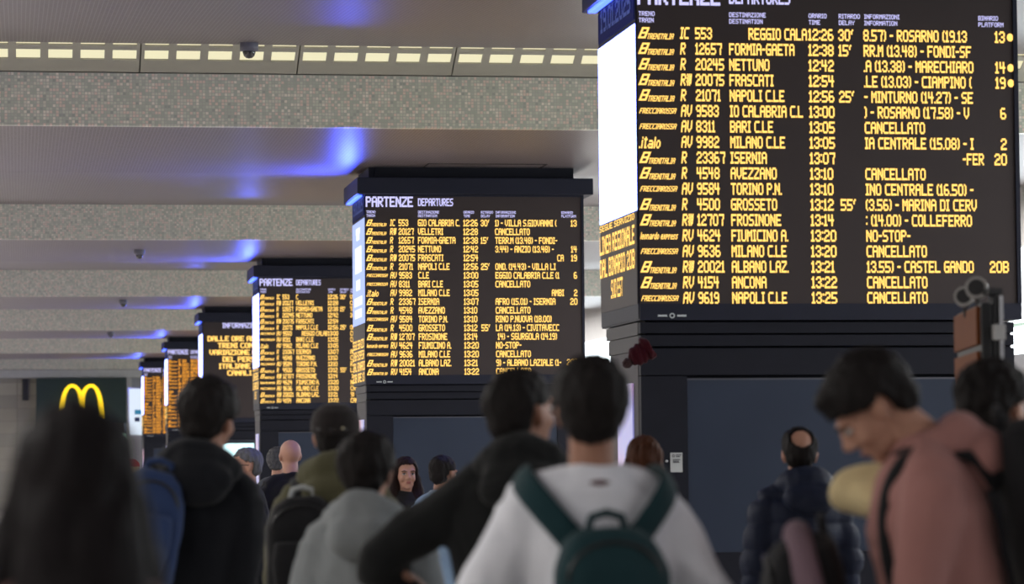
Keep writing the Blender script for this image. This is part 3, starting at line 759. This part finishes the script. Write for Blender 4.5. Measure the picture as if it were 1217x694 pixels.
def person(key, px, ytop, Y, rot, label, skin='tan', hair='short', haircol=(.012, .009, .008), headrot=(0, 0, 0), top=('fabric', (0.0124, 0.0124, 0.0155)), topname='jacket', hood=None, hoodcol=None, puffer=0, bulk=1., arms=None, trousers=(.02, .022, .03), leanx=0, leany=0, hairname='hair', line=1.695, bald=None, face=0, short_sleeve=0, skip=0, seed=1, collar=None, dx=0., toplabel=None, hairlabel=None, extra=0.012):
    top_pt = P(px, ytop, Y); hf = (top_pt.z)/(1.752+extra)
    lean = Matrix.Translation((0, 0, .95)) @ Matrix.Rotation(math.radians(-leanx), 4, 'X') @ Matrix.Rotation(math.radians(leany), 4, 'Y') @ Matrix.Translation((0, 0, -.95))
    Mh = Matrix.Translation(NECK) @ Euler([math.radians(a) for a in (-headrot[0], headrot[1], headrot[2])], 'ZXY' if 0 else 'XYZ').to_matrix().to_4x4() @ Matrix.Translation(-NECK)
    H = lean @ Mh
    # head centre must stand below the seen head top
    hc = H @ Vector((0, 0, 1.66)); tp = max((H @ Vector((0, -.012+.1*math.cos(a), 1.662+.1*math.sin(a)))).z for a in [i*PI/12 for i in range(24)])
    hf = top_pt.z/(tp+.0); rz = math.radians(rot)
    base = Vector((top_pt.x, Y, 0))-Matrix.Rotation(rz, 3, 'Z') @ Vector((hc.x*hf, hc.y*hf, 0)); base.z = 0
    base.x += dx
    t = tag(empty('person', base, rz), label, 'person'); t.scale = (hf, hf, hf)
    if arms is None: arms = {}
    ar = {}
    for s in (-1, 1):
        ar[s] = arms.get(s) or ((s*.212, -.03, 1.13), (s*.215, .05, .89))
    vox = .0065 if face else .0095
    skm = SK[skin]
    me = remesh(body_mb(ar, Mh, lean, face), vox, 2 if face else 3)
    # hands added to the body mesh
    hm = MB()
    for s in (-1, 1): hand_mb(hm, s, *ar[s])
    bm = bmesh.new(); bm.from_mesh(me); m2 = hm.mesh('h'); bm.from_mesh(m2); bm.to_mesh(me); bm.free(); bpy.data.meshes.remove(m2)
    me.polygons.foreach_set('use_smooth', [True]*len(me.polygons))
    body = link('body', me, skm, t)
    # eyes, lips, brows
    for s in (-1, 1):
        e = MB().ell((s*.031, .0800, 1.640), (.0135, .0115, .0080 if face else .007), H, n=12, m=8).build('eye', EYEW, body, True)
        MB().ell((s*.031+.001, .0895, 1.640), (.0058, .0028, .0058), H, n=10, m=6).build('iris', IRIS, body, True)
        if face:
            MB().tube([(s*.014, .0925, 1.656), (s*.032, .0940, 1.6625), (s*.052, .083, 1.657)], [.0026, .0035, .002], H, n=6).build('eyebrow', hairmat(hairname, haircol), body, True)
            MB().tube([(s*.016, .0905, 1.6445), (s*.031, .0935, 1.649), (s*.047, .086, 1.642)], [.0014, .0022, .0012], H, n=6).build('eyelash', IRIS, body, True)
    if face: MB().ell((0, .0955, 1.583), (.021, .006, .0038), H, n=12, m=6).ell((0, .0945, 1.5755), (.017, .006, .0045), H, n=12, m=6).build('lips', LIP, body, True)
    # hair
    if hair != 'none':
        hb = MB(); Hi = H.inverted()
        W = (1.04 if key == 'hairgirl' else 1.)
        g = {'buzz': .004, 'short': .010, 'fringe': .016, 'curly': .018, 'long': .014, 'thick': .018}[hair]
        hb.ell((0, -.014, 1.670), (.076+g, .096+g, .086+g*.9), H, n=32, m=20)
        hb.ell((0, -.052, 1.622), (.062+g*.6, .050+g*.7, .062), H)
        if hair in ('fringe', 'curly', 'thick'): hb.ell((0, .050, 1.722), (.058, .045, .026+g*.4), H)
        if hair == 'long':
            hb.tube([H @ Vector((0, -.045, 1.66)), H @ Vector((0, -.075, 1.58)), H @ Vector((0, -.095, 1.48)), lean @ Vector((0, -.125, 1.36)), lean @ Vector((0, -.135, 1.26))], [.082*W, .090*W, .096*W, .092*W, .06*W], n=18, flat=.55, up=(0, 1, 0))
            for s in (-1, 1): hb.tube([H @ Vector((s*.070, -.01, 1.67)), H @ Vector((s*.083, .0, 1.60)), H @ Vector((s*.090, .0, 1.52)), lean @ Vector((s*.095, .02, 1.42)), lean @ Vector((s*.09, .06, 1.32))], [.020*W, .030*W, .042*W, .050*W, .035*W])
        me = remesh(hb, .0065 if Y > 12 else .008, 1, hair_post(Hi, H, hair, seed, line, .004 if hair == 'buzz' else .006, bald))
        hr = link('hair', me, hairmat(hairname, haircol), t)
        if hairlabel: hr['label'] = hairlabel
    # top garment
    kind, c = top; cm = fabric(topname+'_cloth_%02d' % seed, c) if kind == 'fabric' else mat(topname+'_shell_%02d' % seed, c, .62, 0, .25, var=.15, bump=.15, bscale=30)
    j = MB(); b = bulk
    j.loft([(.80, 0, 0, .165*b, .125*b), (.88, 0, 0, .185*b, .135*b), (1.05, 0, 0, .172*b, .128*b), (1.20, 0, 0, .180*b, .135*b), (1.33, 0, -.005, .190*b, .138*b), (1.405, 0, -.01, .182*b, .118*b), (1.455, 0, -.018, .132*b, .098*b), (1.490, 0, -.020, .092, .080), (1.515, 0, -.022, .072, .068)], lean)
    for s in (-1, 1): j.tube([lean @ Vector((s*.03, -.03, 1.475)), lean @ Vector((s*.095*b, -.02, 1.448)), lean @ Vector((s*.150*b, -.012, 1.405))], [.052, .060, .066*b])
    for s in (-1, 1):
        if s == skip: continue
        e, wst = Vector(ar[s][0]), Vector(ar[s][1]); sh = lean @ Vector((s*.152*b, -.01, 1.395)); e2 = Vector((e.x*(1+(b-1)*.9), e.y, e.z))
        if short_sleeve: j.tube([sh, (sh+e2)/2, sh.lerp(e2, .9)], [.070*b, .073*b, .078*b])
        else:
            j.tube([sh, (sh+e2)/2+Vector((s*.008, 0, 0)), e2], [.070*b, .066*b, .058*b]); j.tube([e2, e2.lerp(wst, .5), e2.lerp(wst, .94)], [.058*b, .052*b, .044*b])
    me = remesh(j, .0105 if Y > 12 else .012, 3, cloth_post(.010 if not puffer else .005, seed, puffer))
    jk = link(topname, me, cm, t)
    if toplabel: jk['label'] = toplabel
    if collar:
        kb = MB(); kb.tube([lean @ Vector((.075*math.cos(a), -.015+.072*math.sin(a), 1.488+.012*-math.sin(a))) for a in [2*PI*i/20 for i in range(21)]], .019)
        link('collar', remesh(kb, .007, 2), fabric('collar_cloth_%02d' % seed, collar), t)
    if hood:                       # hood lying down behind the neck
        k = hood; hd = MB()
        pts = []
        for i in range(15):
            a = math.radians(-40-280*i/14+0)   # from front right, around the back, to front left
            u = (1-math.cos(2*PI*i/14))/2
            pts.append(lean @ Vector((.098*math.sin(math.radians(-140+280*i/14)), -.02-.085*math.cos(math.radians(-140+280*i/14))*(1 if abs(i-7) < 5 else .9), 1.468+.028*u*k)))
        hd.tube(pts, [(.026+.036*((1-math.cos(2*PI*i/14))/2)**.8*k) for i in range(15)], n=16)
        hd.ell(tuple(lean @ Vector((0, -.125-.02*k, 1.435))), (.105+.015*k, .050+.018*k, .078))
        hc_ = hoodcol or c
        hm2 = cm if not hoodcol else fabric(topname+'_hood_%02d' % seed, hoodcol)
        me = remesh(hd, .010, 3, cloth_post(.012, seed+.5, 0)); link('hood', me, hm2, t)
    # trousers and shoes
    tr = MB(); tr.loft([(.80, 0, 0, .12, .10), (.88, 0, -.01, .168, .122), (.98, 0, -.01, .160, .115)])
    for s in (-1, 1): tr.tube([(s*.088, 0, .88), (s*.095, .01, .68), (s*.098, .01, .50), (s*.10, -.01, .3), (s*.10, -.015, .09)], [.100, .086, .070, .064, .058])
    link('trousers', remesh(tr, .014, 3, cloth_post(.008, seed+2)), fabric('trousers_cloth_%02d' % seed, trousers), t)
    for s in (-1, 1):
        sb = MB().ell((s*.105, .045, .050), (.050, .135, .046)).ell((s*.10, -.035, .065), (.045, .055, .060)).box(s*.105-.046, s*.105+.046, -.08, .17, 0.0, .025)
        link('shoe', remesh(sb, .012, 2), mat('dark_shoe', (.03, .03, .03), .5), t)
    PEOPLE[key] = (t, lean, H, hf)
    return t
def worn(key, mb_or_me, name, m, parent, smooth=True):
    pass
def backpack(key, label, c, w=.30, h=.44, d=.15, z=1.20, back=True, strapcol=None, handle=None, denim=False, yoff=0., zlab=None, straps=True, trim=None, vee=0., sides=(-1, 1), xo=0., sxk=1., fy=1., sw=.034):
    t, lean, H, hf = PEOPLE[key]; lean0 = lean; lean = lean @ Matrix.Translation((xo, 0, 0))
    bp = empty('backpack', t.location, t.rotation_euler.z); bp.scale = t.scale; tag(bp, label, 'backpack')
    sg = -1 if back else 1
    m = fabric('pack_'+key, c, rough=.75)
    yb = sg*(.145+yoff)                      # contact with the back
    def soft(seed): return cloth_post(.006, seed)
    mb = MB(); yc = yb+sg*d/2
    mb.loft([(z-h/2, 0, yc, w*.40, d*.34), (z-h/2+.03, 0, yc, w*.49, d*.48), (z, 0, yc, w*.5, d*.5), (z+h/2-.10, 0, yc, w*.48, d*.48), (z+h/2-.03, 0, yc-sg*.01, w*.38, d*.40), (z+h/2, 0, yc-sg*.015, w*.24, d*.26)], lean, power=3.2)
    link('main_compartment', remesh(mb, .010, 2, soft(3)), m, bp)
    mb = MB(); yp = yb+sg*(d+.012)
    mb.loft([(z-h/2+.03, 0, yp, w*.34, .022), (z-.02, 0, yp, w*.40, .034), (z+.05, 0, yp, w*.36, .022)], lean, power=3)
    link('front_pocket', remesh(mb, .009, 2), m, bp)
    zp = MB(); zp.tube([lean @ Vector((w*.40*math.cos(a), yb+sg*d*.86+0*a, z+h/2-.115+.085*math.sin(a))) for a in [PI*i/12 for i in range(13)]], .005, n=8)
    zp.build('zip', BLACK, bp, True)
    hl = MB().tube([lean @ Vector((x_, yb+sg*.03, z_)) for x_, z_ in ((-.045, z+h/2-.01), (-.035, z+h/2+.025), (0, z+h/2+.035), (.035, z+h/2+.025), (.045, z+h/2-.01))], .010, n=8).build('top_handle', fabric('handle_'+key, handle or c), bp, True)
    if handle: hl['label'] = 'pale grab handle'
    if trim:
        tb = MB(); tb.tube([lean @ Vector((w*.50*math.cos(a), yb+sg*d*.45, z+h/2-.17+.175*math.sin(a))) for a in [PI*i/16 for i in range(17)]], .034, n=10, flat=1)
        o = tb.build('piping_band', fabric('band_'+key, trim), bp, True); o['label'] = 'mauve rounded band round the top'
    if straps:
        sm = fabric('strap_'+key, strapcol or c, rough=.8)
        for s in sides:
            pts = [(s*(.085-vee*.02), sg*.165, z+h/2-.05), (s*.105, sg*.150, 1.375), (s*(.128+vee*.02), sg*.105, 1.448), (s*(.135+vee*.02), -.0, 1.482), (s*.135, -sg*.110, 1.42), (s*.135, -sg*.158, 1.30), (s*.155, -sg*.145, 1.16), (s*.195, -sg*.04, 1.06), (s*.17, sg*.12, 1.02)]
            bulk = 1.0
            st = MB().tube([lean @ Vector(p) for p in pts], .030, n=10, flat=.32, up=None)
            # flatten against the body: wide sideways, thin radially
            st = MB(); rings = []
            P3 = [lean0 @ Vector((p[0]*sxk, p[1]*(fy if p[1]*sg < 0 else 1), p[2])) for p in pts]
            fine = []
            for i in range(len(P3)-1):
                for k in range(4): 
                    u = k/4; p0 = P3[max(i-1, 0)]; p1 = P3[i]; p2 = P3[i+1]; p3 = P3[min(i+2, len(P3)-1)]
                    fine.append(.5*((2*p1)+(-p0+p2)*u+(2*p0-5*p1+4*p2-p3)*u*u+(-p0+3*p1-3*p2+p3)*u**3))
            fine.append(P3[-1])
            for i, p in enumerate(fine):
                dd = (fine[min(i+1, len(fine)-1)]-fine[max(i-1, 0)]).normalized(); c0 = lean @ Vector((0, 0, min(p.z, 1.36))); out = (p-c0); out -= dd*out.dot(dd); out.normalize(); sd = dd.cross(out)
                wd = sw if i < len(fine)*.72 else .014
                rings.append([p+sd*wd*math.cos(a)+out*.010*math.sin(a)+out*.004 for a in [2*PI*k/12 for k in range(12)]])
            st.grid(rings); st.build('shoulder_strap', sm, bp, True)
    return bp
# -- the crowd, front to back
person('hairgirl', 88, 480, 4.3, 6, 'person with long dark hair seen from behind, very blurred at the left edge, brownish top', hair='long', haircol=(.010, .008, .009), hairname='near_black_hair', top=('fabric', (.13, .065, .062)), topname='sweater', seed=1, bulk=.98)
person('parka', 249, 450, 10.3, -8, 'person in a black hooded coat carrying a blue bag, seen from behind, looking up right', hair='thick', haircol=(.012, .010, .010), headrot=(-6, 0, -25), top=('fabric', (0.0074, 0.0081, 0.0112)), topname='coat', hood=1.1, bulk=.98, leany=10, seed=2, skin='tan')
person('cap', 399, 480, 11.5, -6, 'person in an olive hooded jacket and dark cap, seen from behind with a black backpack', hair='buzz', haircol=(.02, .015, .012), headrot=(-3, 0, -8), top=('fabric', (.085, .080, .045)), topname='jacket', hood=1.5, bulk=1.04, seed=3, dx=0)
person('greyhood', 436, 515, 9.3, -10, 'person with black hair in a pale grey knitted hoodie, seen from behind in mid crowd', hair='thick', haircol=(.008, .008, .010), headrot=(0, 0, -12), top=('fabric', (.21, .225, .235)), topname='hoodie', hood=1.4, bulk=1.0, seed=4, dx=0)
person('darkhood', 618, 438, 8.8, -12, 'person in a black hoodie with cropped dark hair, elbow out, left of the white shirt', hair='short', haircol=(.014, .011, .009), headrot=(-8, 0, -38), top=('fabric', (0.0081, 0.0087, 0.0093)), topname='hoodie', hood=1.35, bulk=1.1, seed=5, dx=0, arms={-1: ((-.38, -.02, 1.22), (-.14, .20, .98))})
person('white', 702, 425, 7.4, 0, 'person in a plain white T-shirt with a teal backpack, back turned, centre front', hair='thick', haircol=(.010, .009, .009), headrot=(-4, 0, -6), top=('fabric', (.74, .75, .84)), topname='tshirt', bulk=1.08, seed=6, short_sleeve=1, skin='tan', arms={-1: ((-.262, -.03, 1.13), (-.26, .05, .89)), 1: ((.262, -.03, 1.13), (.26, .05, .89))})
person('brown', 764, 519, 14.5, 8, 'person with reddish brown hair and dark coat behind the white T-shirt', hair='long', haircol=(.05, .018, .009), hairname='brown_hair', top=('fabric', (0.0093, 0.0093, 0.0124)), topname='coat', hood=.9, seed=7)
person('puffer', 950, 508, 13.6, 4, 'person with a bald crown in a navy quilted hooded jacket, facing the blue panel', hair='short', haircol=(.02, .016, .014), headrot=(2, 0, -16), top=('shell', (.010, .015, .036)), topname='puffer_jacket', hood=1.5, puffer=.12, bulk=1.1, seed=8, skin='light', bald=((.10, -.80, .60), .83))
person('pink', 1028, 418, 7.4, 78, 'person in a dusty pink hooded top, head bowed, in profile facing left', hair='fringe', haircol=(.016, .011, .009), headrot=(37, 0, 0), top=('fabric', (.34, .165, .15)), topname='hooded_top', hood=.85, bulk=1.06, seed=9, skin='light', face=1, leanx=10, skip=1, collar=(.015, .015, .018), arms={1: ((.19, .25, 1.385), (.05, .12, 1.34)), -1: ((-.225, .12, 1.12), (-.18, .30, .98))}, line=1.71)
person('edge', 1181, 430, 8.2, -42, 'person with dark curly hair at the right edge, turned right, behind the pink top', hair='curly', haircol=(.015, .011, .009), headrot=(0, 0, -10), top=('fabric', (0.0124, 0.0124, 0.0149)), topname='coat', bulk=1.05, seed=10, skin='light', face=1)
person('glasses', 292, 532, 20.0, 100, 'grey-haired person with dark-rimmed glasses and black top, in profile facing left', hair='short', haircol=(.11, .11, .115), hairname='grey_hair', headrot=(0, 0, 0), top=('fabric', (0.0062, 0.0062, 0.0074)), topname='jacket', bulk=1.05, seed=11, skin='light', face=1, line=1.705)
person('bald', 353, 521, 22, 12, 'bald person in a black jacket, mostly hidden by the olive hooded jacket', hair='none', headrot=(0, 0, 0), top=('fabric', (0.0074, 0.0074, 0.0087)), topname='jacket', bulk=1.1, seed=12, skin='light', dx=-.05)
person('greyfar', 331, 532, 26.0, -30, 'person with curly grey hair, far off between glasses wearer and bald head', hair='curly', haircol=(.08, .08, .085), hairname='grey_curls', top=('fabric', (0.0620, 0.0682, 0.0806)), topname='jacket', seed=13, skin='light')
person('woman', 482, 543, 20.0, 172, 'person with long dark wavy hair facing the camera, face visible in the middle distance', hair='long', haircol=(.016, .008, .007), hairname='dark_wavy_hair', headrot=(0, 0, 14), top=('fabric', (0.0124, 0.0112, 0.0124)), topname='coat', seed=14, skin='light', face=1, line=1.712)
person('blue', 527, 541, 19.0, -38, 'person with short dark hair and pale blue collared shirt before the second column', hair='short', haircol=(.018, .014, .012), headrot=(-6, 0, -8), top=('fabric', (.24, .34, .48)), topname='shirt', seed=15, skin='tan', leanx=12, collar=(.25, .32, .42), face=1)
person('redhat', 155, 546, 29.0, 10, 'tiny distant person with fair hair and dark red cap near the fast-food front', hair='short', haircol=(.30, .22, .12), hairname='fair_hair', top=('fabric', (0.1550, 0.1488, 0.1488)), topname='jacket', seed=16, skin='light')
# -- things they wear or carry
def headthing(key, name, label, cat):
    t, lean, H, hf = PEOPLE[key]; o = empty(name, t.location, t.rotation_euler.z); o.scale = t.scale; return tag(o, label, cat), H
c_, H = headthing('cap', 'baseball_cap', 'dark baseball cap on the head above the olive hood', 'cap')
mb = MB().loft([(1.655, 0, -.012, .090, .112), (1.70, 0, -.014, .090, .110), (1.735, 0, -.014, .078, .095), (1.760, 0, -.014, .045, .055), (1.768, 0, -.014, .012, .014)], H); link('crown', remesh(mb, .007, 2), fabric('cap_cloth', (.022, .018, .018)), c_)
MB().grid([[H @ Vector((.078*math.cos(a)*(1-.12*k), .06+k*.085*math.sin(a)+.03*math.sin(a), 1.672-.02*k*math.cos(a)**2+dz)) for a in [PI*(.08+.84*i/10) for i in range(11)]] for k, dz in ((0, 0), (1, -.01))]+[[H @ Vector((.078*math.cos(a)*(1-.12*k), .06+k*.085*math.sin(a)+.03*math.sin(a), 1.666-.02*k*math.cos(a)**2+dz)) for a in [PI*(.08+.84*i/10) for i in range(11)]] for k, dz in ((1, -.01), (0, 0))], closed=False, cap=False).build('peak', fabric('cap_cloth', (.022, .018, .018)), c_, True)
MB().tube([H @ Vector((x, -.118+abs(x)*.35, 1.672)) for x in (-.05, -.025, 0, .025, .05)], .008, n=8).build('strap', BLACK, c_, True)
for i, x in enumerate((.012, .040)): MB().ell((x, -.122+x*.3, 1.676), (.007, .004, .006), H, n=8, m=6).build('buckle', mat('brass', (.55, .5, .35), .3, .8), c_, True)
g_, H = headthing('glasses', 'eyeglasses', 'dark-rimmed glasses on the grey-haired profile facing left', 'glasses')
for s in (-1, 1):
    MB().tube([H @ Vector((s*.033+.023*math.cos(a), .108-.010*abs(math.cos(a)), 1.640+.017*math.sin(a))) for a in [2*PI*i/14 for i in range(15)]], .0032, n=6).build('rim', BLACK, g_, True)
    MB().tube([H @ Vector(p) for p in ((s*.058, .098, 1.646), (s*.074, .06, 1.646), (s*.082, -.005, 1.642), (s*.080, -.02, 1.632))], .0028, n=6).build('temple', BLACK, g_, True)
MB().tube([H @ Vector(p) for p in ((-.010, .109, 1.643), (0, .112, 1.645), (.010, .109, 1.643))], .003, n=6).build('bridge', BLACK, g_, True)
r_, H = headthing('redhat', 'red_cap', 'tiny dark red cap on the distant fair-haired person', 'cap')
link('crown', remesh(MB().loft([(1.685, 0, -.014, .093, .113), (1.73, 0, -.014, .085, .10), (1.768, 0, -.014, .04, .05)], H), .009, 2), fabric('red_cap_cloth', (.25, .01, .015)), r_)
t, lean, H, hf = PEOPLE['white']; ts = [c for c in t.children if c.name.startswith('tshirt')][0]
yb_ = min(v.co.y for v in ts.data.vertices if abs(v.co.x) < .015 and abs(v.co.z-1.468) < .012)
o = MB().ell((0, yb_+.001, 1.468), (.024, .004, .007), n=12, m=6).build('neck_print', fabric('dull_red_print', (.10, .03, .035)), ts, True); o['label'] = 'small dark neck print'
# cream far sleeve of the pink-top person
t, lean, H, hf = PEOPLE['pink']
sh = lean @ Vector((.165, .03, 1.40)); e = Vector((.19, .25, 1.385)); ws = Vector((.05, .12, 1.34))
me = remesh(MB().tube([sh, (sh+e)/2, e], [.076, .062, .050]).tube([e, (e+ws)/2, ws], [.050, .048, .046]), .010, 3, cloth_post(.008, 4.4))
o = link('sleeve', me, fabric('cream_knit', (.62, .50, .28)), t); o['label'] = 'cream raised sleeve'
backpack('parka', 'faded blue denim-coloured bag on the back of the black hooded coat', (.025, .045, .12), w=.21, h=.36, d=.12, z=1.27, yoff=.0, xo=-.11, straps=False)
backpack('cap', 'black backpack with a pale grab handle on the olive jacket', (.012, .012, .014), w=.27, h=.42, d=.15, z=1.215, yoff=.015, xo=-.12, handle=(.42, .44, .44))
backpack('white', 'dark teal backpack with two broad straps over the white T-shirt', (.009, .033, .040), w=.27, h=.44, d=.15, z=1.145, yoff=.02, vee=1.6)
backpack('pink', 'big black backpack on the pink top, at the right edge', (.010, .010, .012), w=.34, h=.54, d=.24, z=1.24, yoff=.02, sxk=.8, fy=.72, sw=.020)
backpack('greyhood', 'dark shoulder bag slung low on the back of the grey hoodie', (.012, .012, .014), w=.26, h=.28, d=.12, z=1.02, yoff=.0, sides=(1,))
bpk = backpack('pink', 'black bag with a rounded mauve band, worn on the chest below the cream sleeve', (.015, .017, .022), w=.36, h=.46, d=.20, z=1.11, back=False, yoff=.07, trim=(.20, .13, .16), straps=False)
